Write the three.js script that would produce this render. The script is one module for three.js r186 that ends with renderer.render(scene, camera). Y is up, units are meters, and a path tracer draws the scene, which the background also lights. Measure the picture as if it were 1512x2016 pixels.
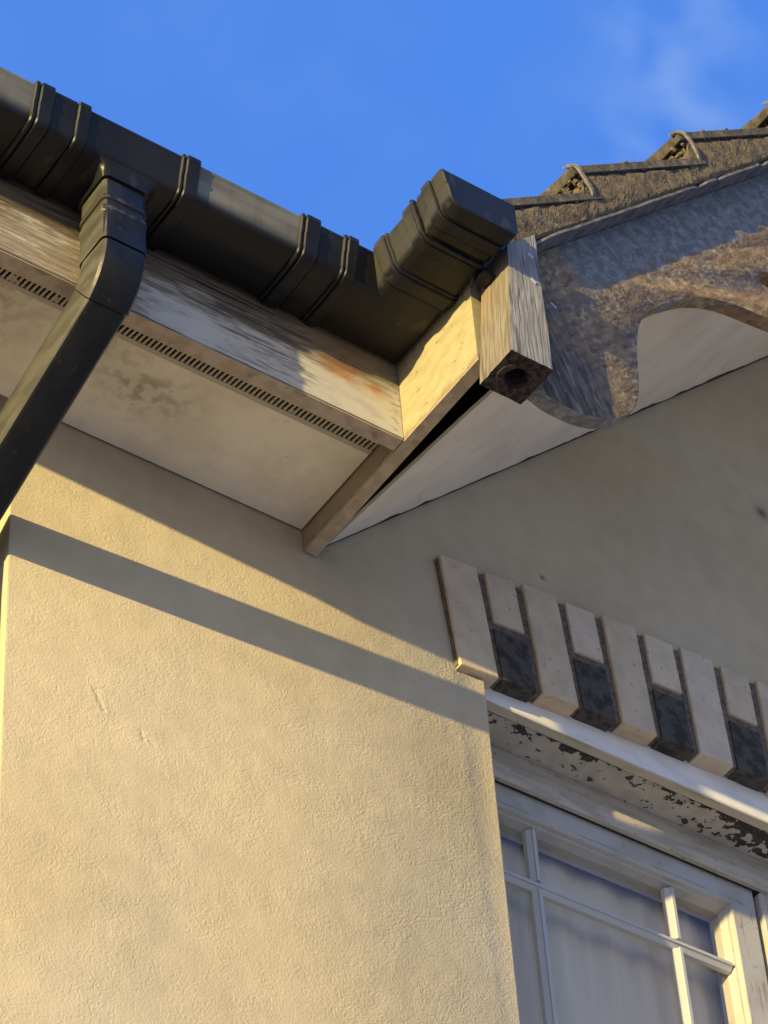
import * as THREE from 'three';
import { mergeGeometries, toCreasedNormals } from 'three/addons/utils/BufferGeometryUtils.js';
import { Brush, Evaluator, SUBTRACTION } from 'three-bvh-csg';

// ------------------------------------------------------------------ camera, sky, sun, exposure
const H = 1.6;                                   // eye height above the ground; y in the builders is counted from the eye
const scene = new THREE.Scene();
const camera = new THREE.PerspectiveCamera(17.561, 0.75, 0.1, 2000);
camera.position.set(0, H, 2.65);
camera.up.set(-0.37779, 0.69022, 0.61715);
camera.lookAt(0.42402, H + 0.72152, 2.65 - 0.54738);

const SUN = new THREE.Vector3(-3.3, 0.365, 1).normalize();
const sun = new THREE.DirectionalLight(new THREE.Color().setRGB(1.0, 0.79, 0.345), 5);
sun.position.set(2 + SUN.x * 20, H + 3.3 + SUN.y * 20, SUN.z * 20);
sun.target.position.set(2, H + 3.3, 0);
sun.castShadow = true;
sun.shadow.mapSize.set(4096, 4096);
Object.assign(sun.shadow.camera, { left: -5, right: 5, top: 5, bottom: -5, near: 1, far: 60 });
sun.shadow.radius = 1;
scene.add(sun, sun.target);

const renderer = new THREE.WebGLRenderer({ antialias: true });
renderer.toneMapping = THREE.LinearToneMapping;
renderer.toneMappingExposure = 1.66;
renderer.shadowMap.enabled = true;

// ------------------------------------------------------------------ noise
function rng(seed) { let s = seed >>> 0; return () => { s = (s * 1664525 + 1013904223) >>> 0; return s / 4294967296; }; }
const PERM = new Uint8Array(512), GX = new Float32Array(256), GY = new Float32Array(256);
{ const r = rng(7), p = [...Array(256).keys()]; for (let i = 255; i > 0; i--) { const j = Math.floor(r() * (i + 1)); [p[i], p[j]] = [p[j], p[i]]; }
  for (let i = 0; i < 512; i++) PERM[i] = p[i & 255];
  for (let i = 0; i < 256; i++) { const a = r() * Math.PI * 2; GX[i] = Math.cos(a); GY[i] = Math.sin(a); } }
function noise(x, y) {                           // gradient noise, about -0.7 .. 0.7
  const xf = Math.floor(x), yf = Math.floor(y), X = xf & 255, Y = yf & 255; x -= xf; y -= yf;
  const a = PERM[PERM[X] + Y], b = PERM[PERM[X + 1] + Y], c = PERM[PERM[X] + Y + 1], d = PERM[PERM[X + 1] + Y + 1];
  const u = x * x * x * (x * (x * 6 - 15) + 10), v = y * y * y * (y * (y * 6 - 15) + 10);
  const n0 = GX[a] * x + GY[a] * y, n1 = GX[b] * (x - 1) + GY[b] * y, n2 = GX[c] * x + GY[c] * (y - 1), n3 = GX[d] * (x - 1) + GY[d] * (y - 1);
  return n0 + u * (n1 - n0) + v * (n2 + u * (n3 - n2) - n0 - u * (n1 - n0));
}
function fbm(x, y, o = 4) { let s = 0, a = 1; for (let i = 0; i < o; i++) { s += a * noise(x, y); x = x * 2.03 + 17.3; y = y * 2.03 + 9.1; a *= 0.5; } return s; }
const clamp = (x, a = 0, b = 1) => Math.min(b, Math.max(a, x));
const step = (a, b, x) => { const t = clamp((x - a) / (b - a)); return t * t * (3 - 2 * t); };
const mix = (a, b, t) => a + (b - a) * t;
const mix3 = (a, b, t) => [a[0] + (b[0] - a[0]) * t, a[1] + (b[1] - a[1]) * t, a[2] + (b[2] - a[2]) * t];
const mul3 = (a, k) => [a[0] * k, a[1] * k, a[2] * k];
const srgb = (x) => { x = clamp(x); return Math.round(255 * (x <= 0.0031308 ? 12.92 * x : 1.055 * Math.pow(x, 1 / 2.4) - 0.055)); };

// ------------------------------------------------------------------ sky (computed)
function makeSky() {
  const w = 2048, h = 1024, data = new Float32Array(w * h * 4);
  const saz = Math.atan2(SUN.z, SUN.x);
  const wisp = (d, c, ax, wide, long) => {       // a soft streak of high cloud round direction c, drawn out along ax
    const k = d[0] * c[0] + d[1] * c[1] + d[2] * c[2]; if (k < 0.9) return 0;
    const q = [d[0] - c[0] * k, d[1] - c[1] * k, d[2] - c[2] * k];
    const l = q[0] * ax[0] + q[1] * ax[1] + q[2] * ax[2], t2 = Math.max(0, q[0] * q[0] + q[1] * q[1] + q[2] * q[2] - l * l);
    return Math.exp(-t2 / (wide * wide) - (l * l) / (long * long));
  };
  const C1 = [0.441, 0.797, -0.411], A1 = [-0.45, 0.55, 0.70], C2 = [0.364, 0.806, -0.467], A2 = [0.80, -0.1, 0.55];
  for (let j = 0; j < h; j++) for (let i = 0; i < w; i++) {
    const phi = ((i + 0.5) / w - 0.5) * 2 * Math.PI, th = ((j + 0.5) / h - 0.5) * Math.PI;
    const d = [Math.cos(th) * Math.cos(phi), Math.sin(th), Math.cos(th) * Math.sin(phi)];
    const y = Math.max(0, d[1]), cg = d[0] * SUN.x + d[1] * SUN.y + d[2] * SUN.z, g = Math.acos(clamp(cg, -1, 1));
    let c = mix3([0.0265, 0.146, 0.535], [0.235, 0.37, 0.57], Math.pow(1 - y, 2.6));
    c = mul3(c, 0.86 + 0.22 * cg * cg);
    const side = 0.5 + 0.5 * Math.cos(phi - saz), low = Math.exp(-y / 0.22);
    c = [c[0] + low * side * side * 0.32, c[1] + low * side * side * 0.29, c[2] + low * side * side * 0.24];
    const glow = Math.exp(-g / 0.28) * 1.6 + Math.exp(-g / 0.8) * 0.24;
    c = [c[0] + glow * 1.0, c[1] + glow * 0.80, c[2] + glow * 0.55];
    let k = 0;
    const s1 = wisp(d, C1, A1, 0.020, 0.12), s2 = wisp(d, C2, A2, 0.05, 0.2);
    if (s1 + s2 > 0.01) k = s1 * clamp(0.55 + 1.3 * fbm(d[0] * 55 + 3, (d[1] + d[2]) * 60, 4), 0, 1.2) * 0.26 + s2 * Math.max(0, 0.25 + fbm(d[0] * 30, d[1] * 26 + d[2] * 20, 3)) * 0.06;
    c = mix3(c, [0.30, 0.40, 0.55], clamp(k));
    const o = (j * w + i) * 4; data[o] = c[0]; data[o + 1] = c[1]; data[o + 2] = c[2]; data[o + 3] = 1;
  }
  const t = new THREE.DataTexture(data, w, h, THREE.RGBAFormat, THREE.FloatType);
  t.mapping = THREE.EquirectangularReflectionMapping; t.magFilter = t.minFilter = THREE.LinearFilter; t.wrapS = THREE.RepeatWrapping; t.needsUpdate = true;
  return t;
}
const sky = makeSky();
scene.background = sky; scene.environment = sky;

// ------------------------------------------------------------------ textures: fn(u, v) in metres gives linear r, g, b and a height 0..1
function surface({ w, h, u0 = 0, v0 = 0, W, T, fn, bump = 0.001, rough = 0.9, ...more }) {
  const col = new Uint8Array(w * h * 4), hgt = new Uint8Array(w * h * 4);
  for (let j = 0; j < h; j++) for (let i = 0; i < w; i++) {
    const c = fn(u0 + (i + 0.5) / w * W, v0 + (j + 0.5) / h * T), o = (j * w + i) * 4, b = Math.round(255 * clamp(c[3] ?? 0.5));
    col[o] = srgb(c[0]); col[o + 1] = srgb(c[1]); col[o + 2] = srgb(c[2]); col[o + 3] = 255;
    hgt[o] = hgt[o + 1] = hgt[o + 2] = b; hgt[o + 3] = 255;
  }
  const make = (data, space) => {
    const t = new THREE.DataTexture(data, w, h); t.wrapS = t.wrapT = THREE.RepeatWrapping; t.magFilter = t.minFilter = THREE.LinearFilter;
    t.repeat.set(1 / W, 1 / T); t.offset.set(-u0 / W, -v0 / T); t.colorSpace = space; t.needsUpdate = true; return t;
  };
  const m = new THREE.MeshPhysicalMaterial({ roughness: rough, side: THREE.DoubleSide, map: make(col, THREE.SRGBColorSpace), ...more });
  if (bump) { m.bumpMap = make(hgt, THREE.NoColorSpace); m.bumpScale = bump; }
  return m;
}

// rough cream render: trowelled worms and pimples
const segD = (u, v, a, b, c, d) => { const t = clamp(((u - a) * (c - a) + (v - b) * (d - b)) / ((c - a) ** 2 + (d - b) ** 2)); return Math.hypot(u - a - t * (c - a), v - b - t * (d - b)); };
const M = {};
M.render = surface({
  w: 2048, h: 2048, u0: 1.38, v0: 2.20, W: 1.76, T: 1.76, bump: 0.0026, rough: 0.95,
  fn: (u, v) => {
    const wx = noise(u * 95, v * 95) * 0.011, wy = noise(u * 95 + 40, v * 95 + 9) * 0.011;
    const ridge = 1 - Math.abs(noise((u + wx) * 128, (v + wy) * 128)) * 2.4, patch = step(-0.35, 0.3, fbm(u * 11, v * 11, 3));
    const fine = noise(u * 290, v * 290) * 0.16 + noise(u * 520, v * 520) * 0.08;
    let hgt = 0.45 + 0.16 * Math.max(0, ridge - 0.25) * (0.35 + 0.65 * patch) + fine * 0.6 + 0.16 * fbm(u * 26, v * 26, 3) + 0.15 * fbm(u * 5, v * 5, 2);
    const gu = u + 0.004 * noise(u * 160, v * 160) + 0.003 * noise(u * 420, v * 420), gd = Math.min(segD(gu, v, 1.568, 2.900, 1.580, 2.872), segD(gu, v, 1.563, 2.903, 1.575, 2.902) * 1.3);          // old gouges
    hgt -= 0.24 * Math.exp(-((gd / 0.0028) ** 2)); hgt += 0.10 * Math.exp(-(((gd - 0.007) / 0.004) ** 2));
    const g2 = segD(u, v, 1.636, 2.862, 1.640, 2.848), g3 = segD(u, v, 1.650, 2.850, 1.655, 2.848);
    hgt -= 0.28 * Math.exp(-((g2 / 0.003) ** 2)) + 0.26 * Math.exp(-((g3 / 0.003) ** 2));
    const spot = Math.exp(-(((u - 2.343) ** 2 + (v - 3.509) ** 2) / 0.00002)) + Math.exp(-(((u - 2.841) ** 2 + (v - 3.922) ** 2) / 0.00016));
    const tone = 1 + 0.09 * fbm(u * 3, v * 3, 4) + 0.08 * fbm(u * 22, v * 22, 3) - 0.05 * step(0.12, 0.5, fbm(u * 7 + 3, v * 2.2, 3)), warm = fbm(u * 2.2 + 5, v * 2.2, 2);
    const dirt = clamp(spot * 0.7);
    return [0.480 * tone * (1 - dirt), (0.400 - 0.02 * warm) * tone * (1 - dirt), (0.256 - 0.05 * warm) * tone * (1 - dirt), hgt];
  },
});
// flaking cream paint over grey boards: the long fascia
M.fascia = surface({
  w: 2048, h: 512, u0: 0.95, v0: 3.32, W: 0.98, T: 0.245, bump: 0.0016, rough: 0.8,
  fn: (u, v) => {
    const q = v - 3.332, grain = fbm(u * 10, v * 330, 4), slow = fbm(u * 6 + 3, v * 30, 3), fleck = fbm(u * 30, v * 150, 5);
    const left = step(1.50, 1.44, u), midd = step(1.46, 1.52, u) * step(1.78, 1.72, u);
    const bare = step(-0.10, 0.16, fleck * 0.30 + slow * 0.34 + grain * 0.12 + (q - 0.055) * 2.6 * midd + 0.16 * left - 0.45 * step(1.73, 1.80, u));
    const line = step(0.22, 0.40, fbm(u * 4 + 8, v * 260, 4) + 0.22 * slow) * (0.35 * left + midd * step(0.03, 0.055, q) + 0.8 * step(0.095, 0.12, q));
    let wood = mix3([0.36, 0.285, 0.185], [0.21, 0.16, 0.105], step(-0.35, 0.45, grain)); wood = mix3(wood, mix3([0.35, 0.325, 0.285], [0.25, 0.23, 0.20], step(-0.3, 0.4, grain)), 0.75 * midd); wood = mix3(wood, [0.42, 0.35, 0.235], step(0.1, 0.5, fbm(u * 14, v * 120 + 4, 3)) * 0.6);
    let paint = mix3([0.52, 0.48, 0.38], [0.44, 0.40, 0.305], step(-0.2, 0.5, fbm(u * 20, v * 40, 3)));
    const rust = Math.exp(-(((u - 1.806) / 0.034) ** 2) - (((v - 3.418) / 0.020) ** 2)) + 0.9 * Math.exp(-(((u - 1.862) / 0.016) ** 2) - (((v - 3.408) / 0.016) ** 2)) + 0.35 * Math.exp(-(((u - 1.80) / 0.05) ** 2) - (((v - 3.44) / 0.04) ** 2));
    paint = mix3(paint, [0.44, 0.19, 0.05], clamp(rust * (0.75 + 0.8 * fbm(u * 40, v * 60, 3)), 0, 0.85));
    let c = mix3(paint, wood, bare); c = mix3(c, [0.075, 0.062, 0.048], line * 0.8);
    const end = step(1.872, 1.90, u) * step(0.15, 0.35, fbm(u * 60, v * 160, 3));
    c = mix3(c, [0.2, 0.13, 0.07], end * 0.7);
    const shadeGrime = step(0.062, 0.105, q + 0.03 * slow + 0.012 * fleck); c = mix3(c, mul3([c[0], c[1] * 0.86, c[2] * 0.66], 0.30), shadeGrime * 0.9);  // gutter shadow and grime painted together as brown along the board top
    return [...c, 0.62 - bare * 0.3 + grain * 0.14 - line * 0.35];
  },
});
M.returnFascia = surface({
  w: 1024, h: 512, u0: 0, v0: 3.30, W: 0.5, T: 0.28, bump: 0.0006, rough: 0.75,
  fn: (u, v) => {
    const q = v - 3.332, n = fbm(u * 34, v * 60, 4), chips = step(0.42, 0.56, fbm(u * 60 + 2, v * 95, 3) + 0.18 * fbm(u * 14, v * 30, 2)) * step(0.25, 0.3, u);
    const crack = step(0.025, 0.006, Math.abs(fbm(u * 16 + 1, v * 44, 3))) * step(-0.1, 0.35, fbm(u * 9, v * 20 + 4, 2)) * step(0.25, 0.3, u);
    const edge = step(0.012, 0.0, q + 0.01 * fbm(u * 60, 3.3, 3));
    let c = mix3([0.36, 0.31, 0.175], [0.31, 0.265, 0.145], step(-0.3, 0.4, n));
    c = mix3(c, [0.30, 0.22, 0.13], step(0.24, 0.20, u) * 0.7);
    c = mix3(c, [0.12, 0.10, 0.05], clamp(chips * 0.6 + crack * 0.25)); c = mix3(c, [0.18, 0.13, 0.08], edge * 0.6);
    return [...c, 0.6 - chips * 0.35 - crack * 0.25 + n * 0.08];
  },
});
M.fasciaBottom = surface({
  w: 512, h: 512, W: 0.6, T: 0.6, bump: 0.0006, rough: 0.85,
  fn: (u, v) => { const n = fbm(u * 40, v * 40, 4), k = step(0.25, 0.5, fbm(u * 22 + 3, v * 30, 3)); return [...mix3(mix3([0.42, 0.33, 0.22], [0.33, 0.255, 0.165], step(-0.3, 0.4, n)), [0.16, 0.11, 0.07], k * 0.55), 0.5 + n * 0.2]; },
});
M.soffit = surface({
  w: 1024, h: 512, u0: 0.9, v0: -0.02, W: 1.05, T: 0.525, bump: 0.0004, rough: 0.9,
  fn: (u, v) => {
    const mould = Math.exp(-(((u - 1.575) / 0.075) ** 2) - (((v - 0.112) / 0.04) ** 2)) + 0.8 * Math.exp(-(((u - 1.46) / 0.06) ** 2) - (((v - 0.165) / 0.04) ** 2)) + 0.9 * step(1.42, 1.30, u);
    const blot = step(-0.2, 0.4, fbm(u * 50, v * 50, 5)), n = fbm(u * 10, v * 10, 4) + 0.35 * fbm(u * 45, v * 45, 4), dots = step(0.60, 0.68, fbm(u * 95 + 7, v * 95, 2));
    let c = mix3([0.76, 0.67, 0.475], [0.68, 0.59, 0.405], step(-0.4, 0.5, n)); c = mix3(c, [0.27, 0.23, 0.135], clamp(mould * (0.35 + 0.65 * blot)) * 0.85);
    c = mix3(c, [0.55, 0.49, 0.36], step(0.3, 0.5, fbm(u * 30 + 4, v * 40, 3)) * 0.3); c = mix3(c, [0.2, 0.15, 0.1], dots * 0.35);
    return [...c, 0.5 + 0.2 * n];
  },
});
M.gableSoffit = surface({
  w: 1024, h: 512, u0: 0, v0: 0, W: 1.4, T: 0.7, bump: 0.0005, rough: 0.9,
  fn: (u, v) => { const n = fbm(u * 5, v * 16, 3), m = fbm(u * 11, v * 11, 4), e = step(0.3, 0.5, fbm(u * 50, v * 60, 3)) * step(0.16, 0.02, Math.abs(n)); return [...mix3(mix3([0.72, 0.655, 0.52], [0.63, 0.565, 0.44], step(-0.4, 0.5, n * 0.3 + m * 0.7)), [0.3, 0.25, 0.18], e * 0.25), 0.5 + 0.2 * m]; },
});
// old grey oak, grain up and down (v)
const oak = (light, dark, warm) => (u, v) => {
  const wob = noise(u * 18, v * 5) * 0.006, g = fbm((u + wob) * 250, v * 13, 4), f = fbm((u + wob) * 520, v * 30, 3), s = fbm(u * 20, v * 12 + 5, 3);
  let c = mix3(light, dark, step(-0.45, 0.4, g + 0.4 * f)); c = mix3(c, warm, step(-0.1, 0.5, s) * 0.45); const crack = step(0.32, 0.5, fbm((u + wob) * 120 + 9, v * 5, 3));
  c = mix3(c, [0.04, 0.035, 0.03], crack * 0.55); return [...c, 0.55 + 0.3 * g + 0.15 * f - crack * 0.4];
};
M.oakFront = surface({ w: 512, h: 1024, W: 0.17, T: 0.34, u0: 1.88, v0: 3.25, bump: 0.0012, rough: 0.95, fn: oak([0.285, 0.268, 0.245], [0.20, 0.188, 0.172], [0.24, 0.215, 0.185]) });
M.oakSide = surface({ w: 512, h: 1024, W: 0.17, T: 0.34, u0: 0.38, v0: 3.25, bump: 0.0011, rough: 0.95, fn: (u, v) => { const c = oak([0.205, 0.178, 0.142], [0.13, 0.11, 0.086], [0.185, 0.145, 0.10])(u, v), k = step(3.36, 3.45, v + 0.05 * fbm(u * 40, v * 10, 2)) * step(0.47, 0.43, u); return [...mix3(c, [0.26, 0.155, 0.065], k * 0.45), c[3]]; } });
M.oakEnd = surface({ w: 256, h: 256, W: 0.1, T: 0.1, bump: 0.002, rough: 1, fn: (u, v) => { const n = fbm(u * 120, v * 120, 4); return [...mix3([0.05, 0.036, 0.026], [0.012, 0.009, 0.008], step(-0.3, 0.3, n)), 0.5 + 0.4 * n]; } });
// bargeboard: decayed timber, flaking pale paint along the top, charred looking foot
const SL = Math.atan(1.04), CS = Math.cos(SL), SN = Math.sin(SL);
M.barge = surface({
  w: 2048, h: 2048, u0: 1.94, v0: 3.22, W: 1.1, T: 1.1, bump: 0.0014, rough: 0.95,
  fn: (u, v) => {
    const s = (u - 2.014) * CS + (v - 3.594) * SN, t = (u - 2.014) * SN - (v - 3.594) * CS;     // along the board, and down from its top edge
    const foot = step(0.05, -0.13, s + t * 0.35 + 0.05 * fbm(u * 20, v * 20, 2) - 0.00);
    const gl = fbm(s * 12, t * 110, 4), gf = fbm((u + v * 0.35) * 110, (v * 0.9 - u * 0.3) * 14, 4);
    const g = mix(gl, gf, foot), big = fbm(s * 9, t * 13, 3), mid = fbm(s * 42, t * 64, 5), fine = fbm(s * 140, t * 165, 4);
    let c = mix3([0.275, 0.185, 0.098], [0.175, 0.116, 0.065], step(-0.4, 0.4, mid + 0.5 * g));
    c = mix3(c, [0.19, 0.11, 0.062], step(0.15, 0.5, fbm(s * 14 + 3, t * 20, 3)) * 0.7);
    c = mix3(c, [0.15, 0.118, 0.095], step(0.12, 0.34, fbm(s * 10 + 9, t * 17 + 2, 3)) * 0.75);
    c = mix3(c, [0.42, 0.335, 0.20], step(0.08, 0.50, fbm(s * 70 + 2, t * 92, 5) * 0.65 + 0.55 * fbm(s * 13, t * 15, 3)) * 0.75);
    c = mix3(c, [0.06, 0.04, 0.03], step(0.26, 0.46, fbm(s * 38, t * 74 + 6, 4)) * 0.6);
    const up = step(0.094, 0.076, t + 0.014 * big + 0.014 * mid) * step(-0.02, 0.05, s - 0.02);
    let p = mix3([0.185, 0.19, 0.185], [0.125, 0.127, 0.122], step(-0.3, 0.35, mid + 0.3 * fine)); p = mix3(p, [0.12, 0.115, 0.115], step(0.18, 0.42, fbm(s * 55, t * 90 + 1, 4)) * 0.85); p = mix3(p, [0.28, 0.285, 0.28], step(0.2, 0.45, fbm(s * 70 + 5, t * 60, 3)) * 0.5);
    c = mix3(c, p, up);
    let f = mix3([0.13, 0.112, 0.092], [0.038, 0.033, 0.029], step(-0.4, 0.35, g)); f = mix3(f, [0.30, 0.26, 0.2], step(0.25, 0.5, fbm((u + v * 0.35) * 80 + 3, (v - u * 0.3) * 18, 3)) * 0.6);
    c = mix3(c, f, foot * 0.9 * (1 - up));
    return [...c, 0.5 + 0.14 * g + 0.22 * mid + 0.26 * fine];
  },
});
M.mortar = surface({
  w: 1024, h: 1024, W: 0.55, T: 0.55, bump: 0.0017, rough: 1,
  fn: (u, v) => { const n = fbm(u * 60, v * 60, 4), m = fbm(u * 14, v * 14, 3), f = fbm(u * 220, v * 220, 3); let c = mix3([0.142, 0.106, 0.062], [0.088, 0.066, 0.040], step(-0.4, 0.4, n + 0.6 * f)); c = mix3(c, [0.19, 0.155, 0.105], step(0.28, 0.5, n * 0.5 + m * 0.6) * 0.6); c = mix3(c, [0.048, 0.04, 0.03], step(0.25, 0.5, fbm(u * 40 + 8, v * 40, 3)) * 0.7); return [...c, 0.5 + 0.25 * n + 0.3 * f]; },
});
M.rubble = surface({ w: 256, h: 256, W: 0.06, T: 0.06, bump: 0.001, rough: 1, fn: (u, v) => { const n = fbm(u * 110, v * 110, 4); return [...mix3([0.17, 0.13, 0.09], [0.03, 0.024, 0.018], step(-0.25, 0.35, n)), 0.5 + 0.4 * n]; } });
M.tile = surface({
  w: 512, h: 512, W: 0.4, T: 0.4, bump: 0.002, rough: 1,
  fn: (u, v) => { const n = fbm(u * 50, v * 50, 4), m = fbm(u * 130, v * 130, 3), lich = step(0.3, 0.46, fbm(u * 38 + 3, v * 38, 3)); let c = mix3([0.095, 0.08, 0.06], [0.055, 0.046, 0.035], step(-0.4, 0.4, n + m * 0.5)); c = mix3(c, [0.22, 0.205, 0.16], lich * 0.35); return [...c, 0.5 + 0.3 * n + 0.3 * m]; },
});
M.pale = surface({ w: 256, h: 256, W: 0.1, T: 0.1, bump: 0.0008, rough: 0.8, fn: (u, v) => { const n = fbm(u * 160, v * 160, 4); return [...mix3([0.22, 0.20, 0.165], [0.12, 0.108, 0.085], step(-0.3, 0.5, n)), 0.5 + 0.3 * n]; } });
M.undercloak = surface({ w: 1024, h: 256, W: 0.8, T: 0.2, bump: 0.001, rough: 0.9, fn: (u, v) => { const n = fbm(u * 50, v * 50, 4); return [...mix3([0.15, 0.145, 0.14], [0.08, 0.078, 0.076], step(-0.3, 0.4, n)), 0.5 + 0.3 * n]; } });
// black plastic, dulled, with dust where the sun and rain reach it
M.plastic = surface({
  w: 1024, h: 1024, u0: 1.1, v0: 3.1, W: 0.9, T: 0.9, bump: 0.00025, rough: 0.34, specularIntensity: 0.5,
  fn: (u, v) => {
    const n = fbm(u * 5, v * 40, 3), m = fbm(u * 40, v * 12, 3), drip = step(0.1, 0.5, fbm(u * 70 + 5, v * 5, 3));
    let c = mix3([0.008, 0.008, 0.008], [0.013, 0.0128, 0.012], step(-0.4, 0.4, n)); c = mix3(c, [0.235, 0.225, 0.185], step(3.480, 3.500, v) * step(3.62, 3.60, v) * (0.52 + 0.22 * step(-0.3, 0.4, n) - 0.08 * drip));
    return [...c, 0.5 + 0.1 * m];
  },
});
M.plasticDark = surface({
  w: 2048, h: 512, u0: 0.2, v0: 3.3, W: 1.8, T: 0.45, bump: 0.0003, rough: 0.36, specularIntensity: 0.5,
  fn: (u, v) => {
    const n = fbm(u * 9, v * 9, 3), m = fbm(u * 60, v * 14, 4), sc = step(0.34, 0.6, fbm(u * 38 + 15, v * 20, 4)), front = step(3.478, 3.49, v);
    let c = mix3([0.008, 0.008, 0.008], [0.013, 0.0128, 0.012], step(-0.4, 0.4, n)); c = mix3(c, mix3([0.050, 0.0475, 0.038], [0.030, 0.029, 0.024], step(-0.4, 0.4, n + 0.3 * m)), step(0.6, 0.58, u) * 0.9 * front * step(3.62, 3.6, v));
    c = mix3(c, [0.07, 0.066, 0.054], sc * 0.28); return [...c, 0.5 + 0.1 * m];
  },
});
M.pipe = surface({
  w: 2048, h: 1024, u0: -0.2, v0: 2.9, W: 1.8, T: 0.9, bump: 0.0004, rough: 0.34, specularIntensity: 0.5,
  fn: (u, v) => {
    const n = fbm(u * 30, v * 14, 4), m = fbm(u * 70, v * 70, 4), rim = 0.5 + 0.5 * Math.max(0, 1 - Math.abs(v - 3.41) / 0.006) + 0.5 * Math.max(0, 1 - Math.abs(v - 3.388) / 0.006);
    let c = mix3([0.008, 0.008, 0.0078], [0.013, 0.0127, 0.0115], step(-0.4, 0.4, n)); c = mix3(c, [0.075, 0.073, 0.063], step(0.2, 0.65, m * 0.6 + (rim - 0.5) * 1.1) * 0.6);
    c = mix3(c, mix3([0.105, 0.10, 0.082], [0.06, 0.057, 0.046], step(-0.3, 0.35, fbm(u * 9, v * 30, 4))), step(0.6, 0.58, u) * 0.8);
    return [...c, 0.5 + 0.2 * m];
  },
});
const brickFn = (a, b, c2) => (u, v) => { const n = fbm(u * 24, v * 24, 4), f = fbm(u * 190, v * 190, 3), p = step(0.52, 0.6, fbm(u * 90 + 4, v * 90, 2)); let c = mix3(a, b, step(-0.4, 0.5, n + 0.3 * f)); c = mix3(c, c2, p * 0.6); return [...c, 0.55 + 0.2 * n + 0.25 * f - p * 0.3]; };
M.buff = [0, 1, 2].map((k) => surface({ w: 256, h: 256, W: 0.23, T: 0.23, u0: k * 0.7, bump: 0.0007, rough: 0.9, fn: brickFn([[0.61, 0.495, 0.325], [0.60, 0.49, 0.345], [0.57, 0.455, 0.295]][k], [[0.53, 0.425, 0.275], [0.53, 0.43, 0.30], [0.49, 0.385, 0.245]][k], [0.26, 0.21, 0.155]) }));
M.darkBrick = surface({ w: 256, h: 256, W: 0.2, T: 0.2, bump: 0.0015, rough: 0.97, specularIntensity: 0.3, fn: (u, v) => { const n = fbm(u * 40, v * 40, 4), f = fbm(u * 130, v * 130, 3); return [...mix3([0.086, 0.078, 0.066], [0.045, 0.041, 0.036], step(-0.3, 0.4, n + 0.4 * f)), 0.5 + 0.3 * n + 0.2 * f]; } });
M.joint = surface({ w: 256, h: 256, W: 0.2, T: 0.2, bump: 0.0016, rough: 1, fn: (u, v) => { const n = fbm(u * 110, v * 110, 4); return [...mix3([0.17, 0.132, 0.095], [0.095, 0.072, 0.052], step(-0.3, 0.4, n)), 0.5 + 0.4 * n]; } });
M.trim = surface({ w: 512, h: 256, W: 0.5, T: 0.25, bump: 0.0003, rough: 0.85, fn: (u, v) => { const n = fbm(u * 14, v * 40, 4); return [...mix3([0.76, 0.715, 0.62], [0.68, 0.63, 0.53], step(-0.2, 0.5, n)), 0.5 + 0.2 * n]; } });
M.trimLip = surface({ w: 512, h: 256, W: 0.5, T: 0.25, bump: 0.0003, rough: 0.8, fn: (u, v) => { const n = fbm(u * 14, v * 70, 4); return [...mix3([0.52, 0.46, 0.33], [0.40, 0.34, 0.235], step(-0.2, 0.5, n)), 0.5 + 0.2 * n]; } });
M.peeled = surface({
  w: 2048, h: 256, u0: 2.18, v0: -0.11, W: 0.84, T: 0.105, bump: 0.0022, rough: 0.85,
  fn: (u, v) => {
    const n = fbm(u * 30, v * 30, 4), big = fbm(u * 34 + 3, v * 46, 4), f = fbm(u * 90, v * 90, 3), front = step(-0.062, -0.042, v);
    const right = step(2.60, 2.72, u), k = big * 0.55 + f * 0.30;
    const peel = step(0.30, 0.34, k + front * 0.25 + right * 0.20 + 0.22 * Math.exp(-(((u - 2.395) / 0.035) ** 2)) * step(-0.058, -0.044, v) + 0.3 * step(-0.0405, -0.0375, v) + 0.10 * Math.exp(-(((u - 2.78) / 0.09) ** 2)) - 0.10 * step(-0.085, -0.094, v));
    const spk = step(0.47, 0.53, fbm(u * 95 + 9, v * 95, 3) + 0.55 * big) * 0.85;
    const rim = step(0.24, 0.30, k + front * 0.20 + right * 0.20) * (1 - peel);
    let c = mix3([0.50, 0.46, 0.37], [0.42, 0.38, 0.30], step(-0.3, 0.4, n)); c = mix3(c, [0.62, 0.58, 0.48], rim * 0.5); c = mix3(c, mix3([0.035, 0.03, 0.025], [0.07, 0.058, 0.045], step(0, 0.4, f)), Math.max(peel, spk));
    return [...c, 0.7 - peel * 0.6 + rim * 0.2];
  },
});
M.winPaint = surface({
  w: 1024, h: 1024, u0: 2.2, v0: 2.4, W: 0.8, T: 0.8, bump: 0.0005, rough: 0.6,
  fn: (u, v) => {
    const n = fbm(u * 12, v * 12, 4), fx = fbm(u * 14, v * 120, 4), chip = step(0.50, 0.58, fbm(u * 75, v * 75, 3));
    const line = (step(0.0014, 0.0005, Math.abs(v - 3.1235 + 0.002 * fbm(u * 30, 1, 2))) * step(-0.25, 0.1, fx)) * step(2.78, 2.74, u);
    const stile = step(2.700, 2.722, u) * step(0.27, 0.45, fbm(u * 160, v * 14, 4) + 0.1 * step(2.95, 2.7, v));
    let c = mix3([0.42, 0.395, 0.34], [0.35, 0.325, 0.275], step(-0.2, 0.5, n)); c = mix3(c, [0.2, 0.16, 0.1], clamp(line * 0.7 + chip * 0.45 + stile * 0.55)); return [...c, 0.6 + 0.1 * n - chip * 0.3 - line * 0.3 - stile * 0.3];
  },
});
M.winBar = new THREE.MeshStandardMaterial({ color: new THREE.Color().setRGB(0.46, 0.45, 0.41), roughness: 0.45, side: THREE.DoubleSide });
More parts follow.
